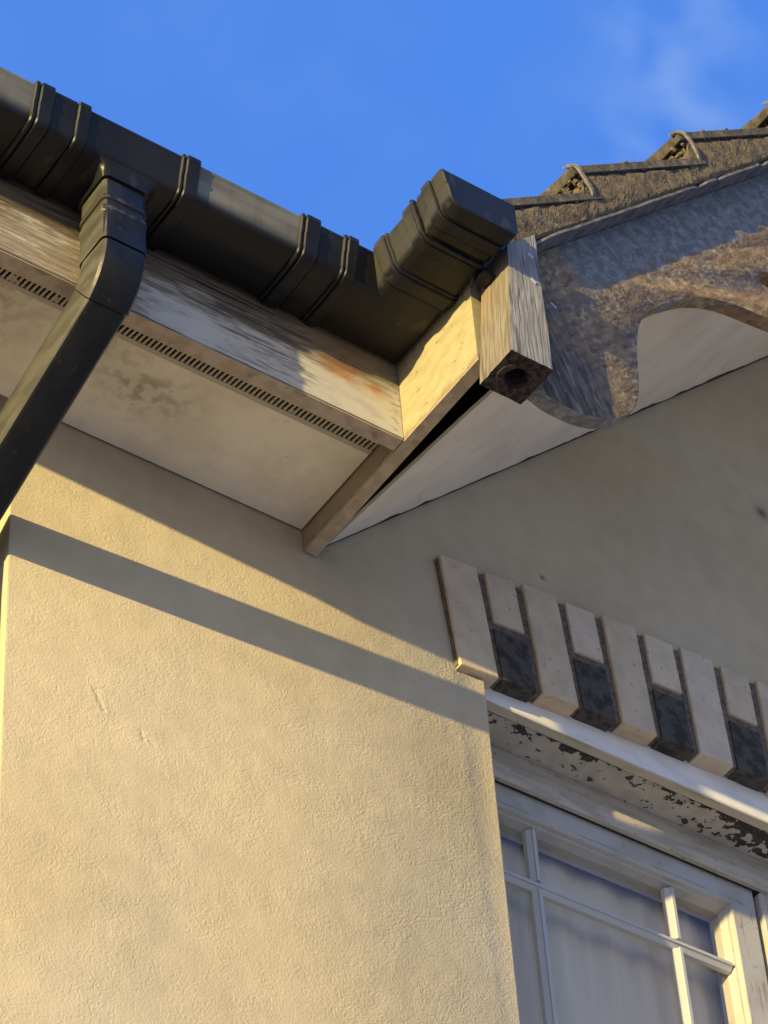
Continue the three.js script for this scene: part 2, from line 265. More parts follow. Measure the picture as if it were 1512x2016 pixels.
M.headPaint = surface({ w: 512, h: 256, W: 0.6, T: 0.3, bump: 0.0006, rough: 0.7, fn: (u, v) => { const n = fbm(u * 12, v * 60, 4), d = step(0.4, 0.6, fbm(u * 60, v * 120, 3)); return [...mix3(mix3([0.46, 0.41, 0.32], [0.36, 0.31, 0.235], step(-0.3, 0.5, n)), [0.14, 0.11, 0.08], d * 0.5), 0.5 + 0.3 * n]; } });
M.glass = new THREE.MeshPhysicalMaterial({ color: 0xffffff, roughness: 0.015, transmission: 1, thickness: 0, ior: 1.5, side: THREE.DoubleSide });
M.curtain = surface({ w: 256, h: 256, W: 0.3, T: 0.9, bump: 0.0002, rough: 0.95, fn: (u, v) => { const n = fbm(u * 40, v * 4, 3); return [...mul3([0.60, 0.505, 0.33], 1 + 0.12 * n), 0.5]; } });
M.nail = new THREE.MeshStandardMaterial({ color: new THREE.Color().setRGB(0.45, 0.45, 0.46), roughness: 0.5, metalness: 0.3 });
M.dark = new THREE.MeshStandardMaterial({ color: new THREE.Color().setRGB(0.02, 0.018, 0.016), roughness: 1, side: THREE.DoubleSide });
M.roofing = new THREE.MeshStandardMaterial({ color: new THREE.Color().setRGB(0.11, 0.095, 0.078), roughness: 1, side: THREE.DoubleSide });
M.slot = new THREE.MeshStandardMaterial({ color: new THREE.Color().setRGB(0.42, 0.36, 0.26), roughness: 0.8, side: THREE.DoubleSide });
M.ground = surface({ w: 512, h: 512, W: 3, T: 3, bump: 0.004, rough: 0.95, fn: (u, v) => { const n = fbm(u * 3, v * 3, 4), f = fbm(u * 40, v * 40, 3); return [...mix3([0.58, 0.555, 0.50], [0.50, 0.475, 0.425], step(-0.4, 0.4, n + 0.4 * f)), 0.5 + 0.3 * f]; } });

// ------------------------------------------------------------------ geometry helpers
function tris(list) { const g = new THREE.BufferGeometry(); g.setAttribute('position', new THREE.Float32BufferAttribute(list.flat(2), 3)); return g; }
function boxUV(g) {                               // texture coordinates in metres from the face each triangle looks towards
  g = g.index ? g.toNonIndexed() : g; if (!g.attributes.normal) g.computeVertexNormals();
  const p = g.attributes.position, uv = new Float32Array(p.count * 2), a = new THREE.Vector3(), b = new THREE.Vector3(), c = new THREE.Vector3();
  for (let i = 0; i < p.count; i += 3) {
    a.fromBufferAttribute(p, i); b.fromBufferAttribute(p, i + 1); c.fromBufferAttribute(p, i + 2);
    const n = b.clone().sub(a).cross(c.clone().sub(a)), x = Math.abs(n.x), y = Math.abs(n.y), z = Math.abs(n.z);
    [a, b, c].forEach((q, k) => { const o = (i + k) * 2; if (x > y && x > z) { uv[o] = q.z; uv[o + 1] = q.y; } else if (y > z) { uv[o] = q.x; uv[o + 1] = q.z; } else { uv[o] = q.x; uv[o + 1] = q.y; } });
  }
  g.setAttribute('uv', new THREE.BufferAttribute(uv, 2)); return g;
}
function clean(g) { g = g.index ? g.toNonIndexed() : g.clone(); for (const k of Object.keys(g.attributes)) if (k !== 'position') g.deleteAttribute(k); g.groups = []; return g; }
function finish(geos, crease = 0.6) { let g = mergeGeometries([geos].flat().map(clean)); g = toCreasedNormals(g, crease); return boxUV(g); }
function bevelBox(x0, x1, y0, y1, z0, z1, b = 0.0015) {                      // a box with chamfered edges
  const cx = (x0 + x1) / 2, cy = (y0 + y1) / 2, cz = (z0 + z1) / 2, s = new THREE.Shape(), w = (x1 - x0) / 2 - b, h = (y1 - y0) / 2 - b;
  s.moveTo(-w, -h); s.lineTo(w, -h); s.lineTo(w, h); s.lineTo(-w, h); s.closePath();
  const g = new THREE.ExtrudeGeometry(s, { depth: z1 - z0 - 2 * b, bevelEnabled: true, bevelThickness: b, bevelSize: b, bevelSegments: 1 }); g.translate(cx, cy, z0 + b); return g;
}
function loft(loops, caps = true) {                                          // loops of equal length, each a closed ring of points
  const out = [], n = loops[0].length;
  for (let k = 0; k + 1 < loops.length; k++) for (let i = 0; i < n; i++) { const j = (i + 1) % n, a = loops[k][i], b = loops[k][j], c = loops[k + 1][j], d = loops[k + 1][i]; out.push([a, b, c], [a, c, d]); }
  if (caps) for (const [L, flip] of [[loops[0], true], [loops[loops.length - 1], false]]) {
    const flat = capTris(L); for (const [a, b, c] of flat) out.push(flip ? [L[a], L[c], L[b]] : [L[a], L[b], L[c]]);
  }
  return tris(out);
}
function capTris(L) {                                                        // triangulate a planar ring
  const n = [0, 0, 0]; for (let i = 0; i < L.length; i++) { const a = L[i], b = L[(i + 1) % L.length]; n[0] += (a[1] - b[1]) * (a[2] + b[2]); n[1] += (a[2] - b[2]) * (a[0] + b[0]); n[2] += (a[0] - b[0]) * (a[1] + b[1]); }
  const m = n.map(Math.abs), k = m[0] > m[1] && m[0] > m[2] ? [1, 2] : m[1] > m[2] ? [2, 0] : [0, 1];
  return THREE.ShapeUtils.triangulateShape(L.map((p) => new THREE.Vector2(p[k[0]], p[k[1]])), []);
}
function prism(pts, z0, z1, b = 0) {                                         // outline in x, y pushed from z0 to z1
  const s = new THREE.Shape(pts.map((p) => new THREE.Vector2(p[0], p[1])));
  const g = new THREE.ExtrudeGeometry(s, { depth: z1 - z0 - 2 * b, bevelEnabled: b > 0, bevelThickness: b, bevelSize: b, bevelOffset: -b, bevelSegments: 1 }); g.translate(0, 0, z0 + b); return g;
}
const box = (x0, x1, y0, y1, z0, z1) => { const g = new THREE.BoxGeometry(x1 - x0, y1 - y0, z1 - z0); g.translate((x0 + x1) / 2, (y0 + y1) / 2, (z0 + z1) / 2); return g; };

const used = {};
const numbered = (n) => { const k = used[n] = (used[n] ?? -1) + 1; return k ? `${n}_${String(k).padStart(3, '0')}` : n; };
function thing(name, label, category, base, group) {
  const o = new THREE.Group(); o.name = numbered(name); o.position.set(base[0], base[1] + H, base[2]); o.userData = { label, category, kind: 'thing' }; if (group) o.userData.group = group;
  o.base = base; scene.add(o); return o;
}
function part(name, geos, mat, root, parent, crease = 0.6) {                  // geometry comes in eye coordinates and is moved to its thing's base
  const g = finish(geos, crease), b = root.base; g.translate(-b[0], -b[1], -b[2]);
  const m = new THREE.Mesh(g, mat); m.name = name; m.castShadow = m.receiveShadow = true; (parent ?? root).add(m); return m;
}
function single(name, geos, mat, label, category, base, crease = 0.6, group) {
  const g = finish(geos, crease); g.translate(-base[0], -base[1], -base[2]);
  const m = new THREE.Mesh(g, mat); m.name = numbered(name); m.position.set(base[0], base[1] + H, base[2]); m.castShadow = m.receiveShadow = true; m.userData = { label, category, kind: 'thing' }; if (group) m.userData.group = group;
  scene.add(m); return m;
}

// ------------------------------------------------------------------ ground and house shell
{
  const g = new THREE.PlaneGeometry(1600, 1600); g.rotateX(-Math.PI / 2); const p = g.attributes.position; const uv = g.attributes.uv; for (let i = 0; i < p.count; i++) uv.setXY(i, p.getX(i), p.getZ(i));
  const m = new THREE.Mesh(g, M.ground); m.name = 'ground'; m.receiveShadow = true; m.userData = { kind: 'structure' }; scene.add(m);
}
const ARC = { x: 2.85, top: 3.4785, R: 5.6 };                                // the flat brick arch: bottom edge is part of a circle
const arcY = (x) => 3.272 - ((x - ARC.x) ** 2) / (2 * ARC.R);
const lean = (x) => (x - ARC.x) / 7.2;
const slopeY = (x) => 3.36 + 1.02 * (x - 1.942);                              // gable soffit line on the wall
const house = thing('house', 'rest of the rendered house behind its front wall', 'house', [2, -1.6, -1.5]);
const AP = 3.3;                                                              // x of the gable's ridge
{
  const s = new THREE.Shape(); const pts = [[1.436, -1.6], [5.3, -1.6], [5.3, 3.46], [2 * AP - 1.90, 3.46], [AP, slopeY(AP) + 0.06], [1.90, 3.46], [1.436, 3.46]];
  s.setFromPoints(pts.map((p) => new THREE.Vector2(...p)));
  const hole = new THREE.Path(), hp = [[2.210, 1.75], [2.210, arcY(2.2) - 0.003], [2.163, arcY(2.16) - 0.003]];
  const L = []; for (let i = 0; i <= 18; i++) { const x = mix(2.163, 2 * ARC.x - 2.163, i / 18), a = lean(x); L.push([x + Math.sin(a) * 0.212, arcY(x) + Math.cos(a) * 0.212]); }
  const outline = [...hp, ...L, [2 * ARC.x - 2.163, arcY(2.16) - 0.003], [2 * ARC.x - 2.21, arcY(2.2) - 0.003], [2 * ARC.x - 2.21, 1.75]];
  hole.setFromPoints(outline.map((p) => new THREE.Vector2(...p))); s.holes.push(hole);
  const g = new THREE.ExtrudeGeometry(s, { depth: 0.3 - 0.003, bevelEnabled: true, bevelSize: 0.003, bevelThickness: 0.003, bevelOffset: -0.003, bevelSegments: 2 }); g.translate(0, 0, -0.3);
  single('house_wall', g, M.render, 'rough cream rendered house wall running up into the gable', 'wall', [1.436, -1.6, 0], 0.4);
  single('recessed_wall', box(-1.6, 1.44, -1.6, 3.46, -0.45, -0.14), M.render, 'recessed stretch of cream wall behind the downpipe', 'wall', [0, -1.6, -0.14]);
  const side = (x) => { const q = [[-0.02, -1.6], [-2.7, -1.6], [-2.7, 5.7], [-0.02, 3.46]].map(([z, y]) => [x, y, z]); return loft([q, q.map(([a, b, c]) => [a + 0.2, b, c])]); };
  part('body_wall', [side(-1.6), side(5.1), box(-1.6, 5.3, -1.6, 5.7, -2.9, -2.7), box(-1.4, 5.1, 1.0, 1.1, -2.7, -0.3)], M.render, house);
}
// ------------------------------------------------------------------ main eaves: roof, soffit, fascia
{
  const slab = (x0, x1, z0, z1) => { const f = (z, o) => 3.49 + (0.30 - z) * 0.84 + o; const q = [[z0, f(z0, 0)], [z1, f(z1, 0)], [z1, f(z1, 0.09)], [z0, f(z0, 0.09)]].map(([z, y]) => [x0, y, z]); return loft([q, q.map(([a, b, c]) => [x1, b, c])]); };
  part('roof', [slab(-1.7, 1.88, 0.30, -0.02), slab(-1.7, 5.35, -0.021, -2.9)], M.roofing, house);
  const t = thing('eaves_soffit', 'stained beige soffit board with a slotted vent strip under the eaves', 'soffit', [1.2, 3.37, 0.1]);
  part('soffit_board', [bevelBox(-1.6, 1.9005, 3.3705, 3.378, 0.0025, 0.1735, 0.001)], M.soffit, t);
  const bars = [box(-1.6, 1.9, 3.3685, 3.3755, 0.1740, 0.1815), box(-1.6, 1.9, 3.369, 3.3755, 0.1965, 0.2245)];
  const clog = rng(77); for (let x = 1.16, i = 0; x < 1.9; x += 0.0075, i++) { if (clog() < 0.07) bars.push(box(x + 0.002, x + 0.0088, 3.3705, 3.373, 0.1815, 0.1815 + 0.004 + 0.010 * clog())); const q = [[x, 3.369, 0.1815], [x + 0.0030, 3.369, 0.1815], [x + 0.0050, 3.369, 0.1965], [x + 0.0020, 3.369, 0.1965]]; bars.push(loft([q, q.map(([a, b, c]) => [a, b + 0.003, c])])); }
  const v = part('vent_strip', bars, M.slot, t); v.userData.kind = 'stuff';
  part('vent_shade_sheet', box(1.1, 1.9, 3.382, 3.39, 0.176, 0.224), M.dark, t);  // near-black sheet standing in for the unlit void above the slots
  const f = thing('fascia_board', 'long fascia board with flaking cream paint and rust stains under the gutter', 'fascia board', [1.5, 3.332, 0.24]);
  const st = [[-1.6, 3.374], [0.35, 3.374], [1.22, 3.332], [1.9025, 3.332]].map(([x, y]) => [[x, y, 0.2255], [x, y, 0.2485], [x, y + 0.0015, 0.25], [x, 3.575, 0.25], [x, 3.575, 0.2255]]);  // unseen left end bent upward only to slope its shadow on the wall
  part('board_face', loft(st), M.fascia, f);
  const r = thing('fascia_board', 'short sunlit cream fascia board running from the wall to the oak block', 'fascia board', [1.914, 3.332, 0.2]);
  const rs = [[0.002, 0], [0.1, 0], [0.25, 0], [0.4235, 0]].map(([z]) => [[1.9035, 3.5755, z], [1.9035, 3.3335, z], [1.905, 3.332, z], [1.924, 3.332, z], [1.9255, 3.3335, z], [1.9255, 3.5755, z]]);
  part('board_face', loft(rs), M.returnFascia, r);
  part('board_underside', bevelBox(1.9045, 1.9245, 3.3295, 3.3319, 0.0015, 0.4225, 0.0005), M.fasciaBottom, r);
  part('board_underside', bevelBox(1.18, 1.902, 3.3295, 3.3319, 0.2262, 0.2492, 0.0005), M.fasciaBottom, f);
}
// ------------------------------------------------------------------ gutter
const OUT = [[0, 0.062], [0, 0.008], [0.0015, 0.003], [0.004, 0.0008], [0.008, 0], [0.086, 0], [0.0915, 0.001], [0.0955, 0.0035], [0.098, 0.008], [0.1025, 0.034], [0.1045, 0.0375], [0.1085, 0.0565], [0.110, 0.0585], [0.110, 0.062]];
const ZB = 0.256, YB = 3.475, XB = 1.897;
function offs(d, capTop = 0) {                                               // the outer line moved outwards by d
  return OUT.map(([u, v], i) => { const a = OUT[Math.max(0, i - 1)], b = OUT[Math.min(OUT.length - 1, i + 1)], l = Math.hypot(b[0] - a[0], b[1] - a[1]); return [u + (b[1] - a[1]) / l * d, v - (b[0] - a[0]) / l * d + (i === 0 || i === OUT.length - 1 ? capTop : 0)]; });
}
const ring = (dOut, dIn, cap = 0) => [...offs(dOut, cap), ...offs(dIn, cap).reverse()];
const onMain = (x) => ([u, v]) => [x, YB + v, ZB + u];
const onReturn = (z) => ([u, v]) => [XB - u, YB + v, z];
function band(place, a, b, d, e = 0.0018, cap = 0.003) { return loft([[a, d - e], [a + e, d], [b - e, d], [b, d - e]].map(([s, k]) => ring(k, -0.001, cap).map(place(s)))); }
const round = (x0, x1, z0, z1, r, y) => { const o = []; for (const [cx, cz, a0] of [[x1 - r, z1 - r, 0], [x0 + r, z1 - r, 90], [x0 + r, z0 + r, 180], [x1 - r, z0 + r, 270]]) for (let k = 0; k <= 3; k++) { const a = (a0 + k * 30) * Math.PI / 180; o.push([cx + r * Math.cos(a), y, cz + r * Math.sin(a)]); } return o; };
{
  const t = thing('rain_gutter', 'weathered black square gutter turning the corner to a stop end beside the oak block', 'gutter', [1.6, 3.475, 0.31]);
  const mp = (x) => onMain(x), rp = (z) => onReturn(z);
  part('gutter_channel', loft([-1.6, 0.9, 1.2, 1.70].map((x) => ring(0, -0.0025).map(mp(x)))), M.plastic, t);
  const clip = (name, place, spans) => part(name, spans.map(([a, b, d, e]) => band(place, a, b, d, e)), M.plasticDark, t);
  clip('union_clip', mp, [[1.2500, 1.2575, 0.0050], [1.2585, 1.2790, 0.0065], [1.279, 1.3155, 0.0020], [1.3155, 1.3340, 0.0060]]);
  clip('union_clip', mp, [[1.4755, 1.4815, 0.0048], [1.4825, 1.5040, 0.0065]]);
  clip('union_clip', mp, [[1.6660, 1.6725, 0.0050], [1.6735, 1.6970, 0.0068]]);
  clip('union_clip', mp, [[1.7360, 1.7420, 0.0048], [1.7425, 1.7600, 0.0062]]);
  // running outlet: a wider length with the square spigot below it
  const ro = [band(mp, 1.334, 1.4755, 0.0014, 0.0005, 0)];
  ro.push(loft([[3.4765, 1.3530, 1.4560, 0.268, 0.3525, 0.012], [3.4700, 1.3615, 1.4480, 0.2705, 0.3500, 0.011], [3.4620, 1.3660, 1.4420, 0.2715, 0.3485, 0.010], [3.4515, 1.3690, 1.4395, 0.2735, 0.3460, 0.008]].map(([y, a, b, c, d, r]) => round(a, b, c, d, r, y))));
  part('running_outlet', ro, M.plasticDark, t);
  // internal corner: the same section carried round a mitre
  const corner = [1.70, 1.759].map((x) => ring(0.0012, -0.0022).map(mp(x)));
  corner.push(ring(0.0012, -0.0022).map(([u, v]) => [XB - u, YB + v, ZB + u]));
  corner.push(...[0.367, 0.40, 0.441].map((z) => ring(0.0012, -0.0022).map(rp(z))));
  part('corner_angle', loft(corner), M.plasticDark, t, null, 0.5);
  clip('union_clip', rp, [[0.3680, 0.3740, 0.0035], [0.3740, 0.3970, 0.0062], [0.3970, 0.4030, 0.0045]]);
  part('return_channel', loft([0.40, 0.515].map((z) => ring(0, -0.0025).map(rp(z)))), M.plasticDark, t);
  clip('union_clip', rp, [[0.4410, 0.4610, 0.0055], [0.4625, 0.4690, 0.0085]]);
  part('union_clip', bevelBox(1.893, 1.928, 3.4605, 3.4655, 0.443, 0.468, 0.001), M.plasticDark, t);
  clip('union_clip', rp, [[0.4725, 0.4880, 0.0030], [0.4885, 0.5080, 0.0075]]);
  const se = [[0.5130, 0.0055], [0.5150, 0.0075], [0.5350, 0.0075], [0.5372, 0.0055]].map(([z, d]) => offs(d, -0.003).map(rp(z)));
  part('stop_end', [loft(se), band(rp, 0.5075, 0.5130, 0.0030, 0.001)], M.plasticDark, t);
}
// ------------------------------------------------------------------ downpipe
{
  const t = thing('downpipe', 'square black downpipe bending back from the gutter outlet towards the wall', 'downpipe', [1.404, 3.3, 0.2]);
  const X0 = 1.3715, X1 = 1.4360, Z0 = 0.2775, Z1 = 0.3430, sock = (y, o) => round(X0 - o, X1 + o, Z0 - o, Z1 + o, 0.008 + o, y);
  part('pipe_socket', loft([[3.4515, -0.003], [3.4495, -0.003], [3.4494, -0.0005], [3.4170, 0.0], [3.4150, 0.0022], [3.4080, 0.0022], [3.4060, 0.0], [3.3950, 0.0], [3.3930, 0.0026], [3.3850, 0.0026], [3.3825, 0.0012], [3.3285, 0.0016]].map(([y, o]) => sock(y, o))), M.pipe, t);
  const RI = 0.0275, RO = 0.093, ZC = Z1 - RO, YC = 3.327;
  const sect = (phi, o, r = 0.009) => { const q = round(X0 - o, X1 + o, RI - o, RO + o, r, 0); return q.map(([x, , rr]) => [x, YC - rr * Math.sin(phi), ZC + rr * Math.cos(phi)]); };
  const bend = [[-0.02, -0.0035], [0.0, -0.0035], [0.012, -0.0035], [0.0125, 0]]; for (let k = 1; k <= 14; k++) bend.push([k / 14 * 1.012, 0]);
  part('pipe_bend', [loft(bend.map(([p, o]) => sect(p, o))), // raised cheek on the bend's flank
    loft([[X0, 0], [X0 - 0.0028, 0.006]].map(([x, i]) => { const o = []; for (let k = 0; k <= 10; k++) { const p = 0.10 + (0.86 - 0.16) * k / 10 + i * 3; o.push([x, YC - (RI + 0.010 + i) * Math.sin(p), ZC + (RI + 0.010 + i) * Math.cos(p)]); } for (let k = 10; k >= 0; k--) { const p = 0.10 + (0.92 - 0.10) * k / 10, rr = RO - 0.012 - i; o.push([x, YC - rr * Math.sin(p), ZC + rr * Math.cos(p)]); } return o; }))], M.pipe, t, null, 0.5);
  const d = new THREE.Vector3(-0.10, -0.585, -1).normalize(), end = sect(1.012, -0.0022);
  const along = (l, o) => sect(1.012, o).map(([x, y, z]) => [x + d.x * l, y + d.y * l, z + d.z * l]);
  part('pipe_length', loft([along(-0.01, -0.0045), along(0.0015, -0.0045), along(0.0018, -0.0015), along(0.10, -0.0015), along(0.37, -0.0015)]), M.pipe, t);
  const e = along(0.37, -0.0015), cen = e.reduce((a, p) => [a[0] + p[0] / e.length, a[1] + p[1] / e.length, a[2] + p[2] / e.length], [0, 0, 0]);
  part('lower_pipe', loft([round(cen[0] - 0.036, cen[0] + 0.036, cen[2] - 0.036, cen[2] + 0.04, 0.01, cen[1] + 0.05), round(cen[0] - 0.034, cen[0] + 0.034, cen[2] - 0.034, cen[2] + 0.034, 0.009, cen[1] - 0.08), round(cen[0] - 0.033, cen[0] + 0.033, cen[2] - 0.033, cen[2] + 0.033, 0.009, -1.5)]), M.pipe, t);
}
// ------------------------------------------------------------------ gable: soffit, bargeboard, oak block
const yU = (x) => 3.594 + 1.04 * (x - 2.014);
{
  const rnd = rng(31), n = 120, wall = [], front = [];
  for (let i = 0; i <= n; i++) {
    const x = mix(1.944, AP, i / n), jag = 0.0035 + 0.0080 * clamp(0.35 + 1.3 * fbm(x * 20, 1.3, 4)) ** 1.6 + 0.001 * rnd();
    wall.push([x, slopeY(x), jag]);
    const xf = mix(2.056, AP, i / n); front.push([xf, slopeY(xf), 0.4285]);
  }
  const mid = wall.map((w, i) => { const xm = mix(w[0], front[i][0], 0.62) - 0.006 * (1 - i / n); return [xm, slopeY(xm), 0.27]; });
  const up = (L) => L.map(([x, y, z]) => [x - 0.003, y + 0.004, z]);
  const strip = (A, B) => { const o = []; for (let i = 0; i < n; i++) o.push([A[i], A[i + 1], B[i + 1]], [A[i], B[i + 1], B[i]]); return tris(o); };
  const mir = (g) => { g = g.clone(); g.translate(-AP, 0, 0); g.scale(-1, 1, 1); g.translate(AP, 0, 0); return g; };
  const edge = (A, B, i) => tris([[A[i], B[i], up(B)[i]], [A[i], up(B)[i], up(A)[i]]]);
  const gs = mergeGeometries([strip(wall, mid), strip(mid, front), strip(up(wall), up(mid)), strip(up(mid), up(front)), strip(wall, up(wall)), edge(wall, mid, 0), edge(mid, front, 0)].map(clean));
  single('gable_soffit', [gs, mir(gs)], M.gableSoffit, 'sloping pale soffit under the gable overhang behind the bargeboard', 'soffit', [2.3, 3.7, 0.2], 0.3);

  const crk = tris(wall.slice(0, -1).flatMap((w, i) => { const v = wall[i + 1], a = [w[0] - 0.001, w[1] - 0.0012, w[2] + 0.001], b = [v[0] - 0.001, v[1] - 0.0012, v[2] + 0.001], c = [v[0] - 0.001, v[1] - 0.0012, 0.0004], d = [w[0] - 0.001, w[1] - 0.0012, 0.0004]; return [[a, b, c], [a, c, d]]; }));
  const gsm = scene.children[scene.children.length - 1]; { const g = finish(crk); g.translate(-2.3, -3.7, -0.2); const m = new THREE.Mesh(g, M.dark); m.name = 'dark_crack_strip'; gsm.add(m); }  // dark strip added for the deep shade inside the soffit crack
  // bargeboard with its scalloped lower edge
  const wave = [[1.975, 3.283], [2.000, 3.274], [2.034, 3.273], [2.062, 3.278], [2.088, 3.289], [2.112, 3.303], [2.130, 3.320], [2.144, 3.339], [2.154, 3.362], [2.160, 3.388], [2.164, 3.42], [2.168, 3.46], [2.173, 3.50], [2.180, 3.533], [2.192, 3.562], [2.208, 3.588], [2.230, 3.613], [2.258, 3.640], [2.290, 3.667], [2.322, 3.688], [2.355, 3.703], [2.390, 3.712], [2.425, 3.717], [2.458, 3.722], [2.500, 3.732], [2.538, 3.748], [2.572, 3.773]];
  const low = []; for (let k = 0; k < 3; k++) for (const [x, y] of wave) { const p = [x + 0.49 * k, y + 0.505 * k]; if (p[0] < AP - 0.02 && (k === 0 || x > 2.10)) low.push(p); }
  const sm = new THREE.SplineCurve(low.map((p) => new THREE.Vector2(...p))).getPoints(260).map((p) => [p.x, p.y]);
  const ol = [[1.968, yU(1.968)], [1.968, 3.292], ...sm, [AP, yU(AP) - 0.16], [AP, yU(AP)]];
  const s = new THREE.Shape(ol.map((p) => new THREE.Vector2(...p)));
  for (let k = 0; k < 2; k++) { const h = new THREE.Path(); h.absellipse(2.482 + 0.49 * k, 3.812 + 0.505 * k, 0.034, 0.030, 0, Math.PI * 2); s.holes.push(h); }
  const bg = new THREE.ExtrudeGeometry(s, { depth: 0.022, bevelEnabled: true, bevelThickness: 0.0015, bevelSize: 0.0015, bevelOffset: -0.0015, bevelSegments: 2, curveSegments: 24 }); bg.translate(0, 0, 0.4315);
  const t = thing('bargeboard', 'decayed scalloped timber bargeboard rising from the oak block', 'bargeboard', [2.1, 3.5, 0.44]);
  part('board', bg, M.barge, t, null, 0.5);
  const nl = bevelBox(2.018, 2.029, 3.480, 3.4835, 0.452, 0.4566, 0.0005); nl.translate(-2.0235, -3.482, 0); nl.rotateZ(-0.6); nl.translate(2.0235, 3.482, 0); part('nail', nl, M.nail, t);
  single('bargeboard', mir(bg), M.barge, 'matching bargeboard on the far slope of the gable', 'bargeboard', [4.4, 3.5, 0.44], 0.5);

  // oak block: tapered, its top cut to the roof slope, its foot rotted hollow
  const NX = 12, NY = 40, NZ = 12, pos = (a, b, c) => {
    const top = yU(mix(1.918, 1.968, a)) + 0.012 + 0.004 * fbm(a * 9, c * 9, 2), bot = 3.2745 + 0.0026 * fbm(a * 14 + 3, c * 14, 3), y = mix(bot, top, b);
    const k = clamp((y - 3.274) / 0.16, 0, 1.7);
    const x0 = 1.9005 + 0.0115 * k, x1 = 1.9685, zf = 0.4965, zb = 0.4245 + 0.0085 * k;
    let x = mix(x0, x1, a), z = mix(zb, zf, c);
    if (a === 0) x -= 0.0012 * fbm(c * 22, y * 14, 3); if (a === 1) x += 0.0014 * fbm(c * 22 + 5, y * 16, 3); if (c === 1) z += 0.0016 * fbm(a * 24, y * 16 + 3, 3);
    return [x, y, z];
  };
  const face = (nu, nv, f) => { const o = []; for (let i = 0; i < nu; i++) for (let j = 0; j < nv; j++) { const a = f(i / nu, j / nv), b = f((i + 1) / nu, j / nv), c = f((i + 1) / nu, (j + 1) / nv), d = f(i / nu, (j + 1) / nv); o.push([a, b, c], [a, c, d]); } return tris(o); };
  const b = thing('oak_block', 'weathered grey oak block with a hollow foot at the end of the bargeboard', 'timber block', [1.934, 3.274, 0.46]);
  part('front_face', [face(NX, NY, (u, v) => pos(u, v, 1)), face(NZ, NY, (u, v) => pos(1, v, 1 - u))], M.oakFront, b, null, 0.4);
  part('side_face', [face(NZ, NY, (u, v) => pos(0, v, u)), face(NX, NY, (u, v) => pos(1 - u, v, 0)), face(NX, NZ, (u, v) => pos(u, 1, 1 - v))], M.oakSide, b, null, 0.4);
  const fp = []; const hc = [1.936, 0.459], N = 40; const ringAt = (r, y, rough) => { const o = []; for (let i = 0; i < N; i++) { const a = i / N * Math.PI * 2, rr = r * (1 + rough * fbm(Math.cos(a) * 2 + r * 60, Math.sin(a) * 2, 3)); o.push([hc[0] + Math.cos(a) * rr, y, hc[1] + Math.sin(a) * rr]); } return o; };
  const rimRing = []; for (let i = 0; i < N; i++) { const a = i / N * Math.PI * 2, c = Math.cos(a), q = Math.sin(a), m = Math.max(Math.abs(c), Math.abs(q)); const A = 0.5 + 0.5 * c / m, C = 0.5 + 0.5 * q / m; rimRing.push(pos(clamp(A), 0, clamp(C))); }
  const rings = [rimRing, ringAt(0.029, 3.2755, 0.12), ringAt(0.026, 3.2725, 0.12), ringAt(0.0175, 3.274, 0.16), ringAt(0.0165, 3.285, 0.12), ringAt(0.014, 3.36, 0.1)];
  for (let k = 0; k + 1 < rings.length; k++) for (let i = 0; i < N; i++) { const j = (i + 1) % N; fp.push([rings[k][i], rings[k][j], rings[k + 1][j]], [rings[k][i], rings[k + 1][j], rings[k + 1][i]]); }
  for (let i = 1; i + 1 < N; i++) fp.push([rings[5][0], rings[5][i], rings[5][i + 1]]);
  part('hollow_foot', tris(fp), M.oakEnd, b, null, 0.5);
  for (const [x, y, w, h, r] of [[1.955, 3.502, 0.010, 0.006, -0.5], [1.955, 3.449, 0.010, 0.005, -0.6]]) { const g = bevelBox(-w / 2, w / 2, -h / 2, h / 2, 0.4955, 0.4985, 0.0006); g.rotateZ(r); g.translate(x, y, 0); part('nail', g, M.nail, b); }
}
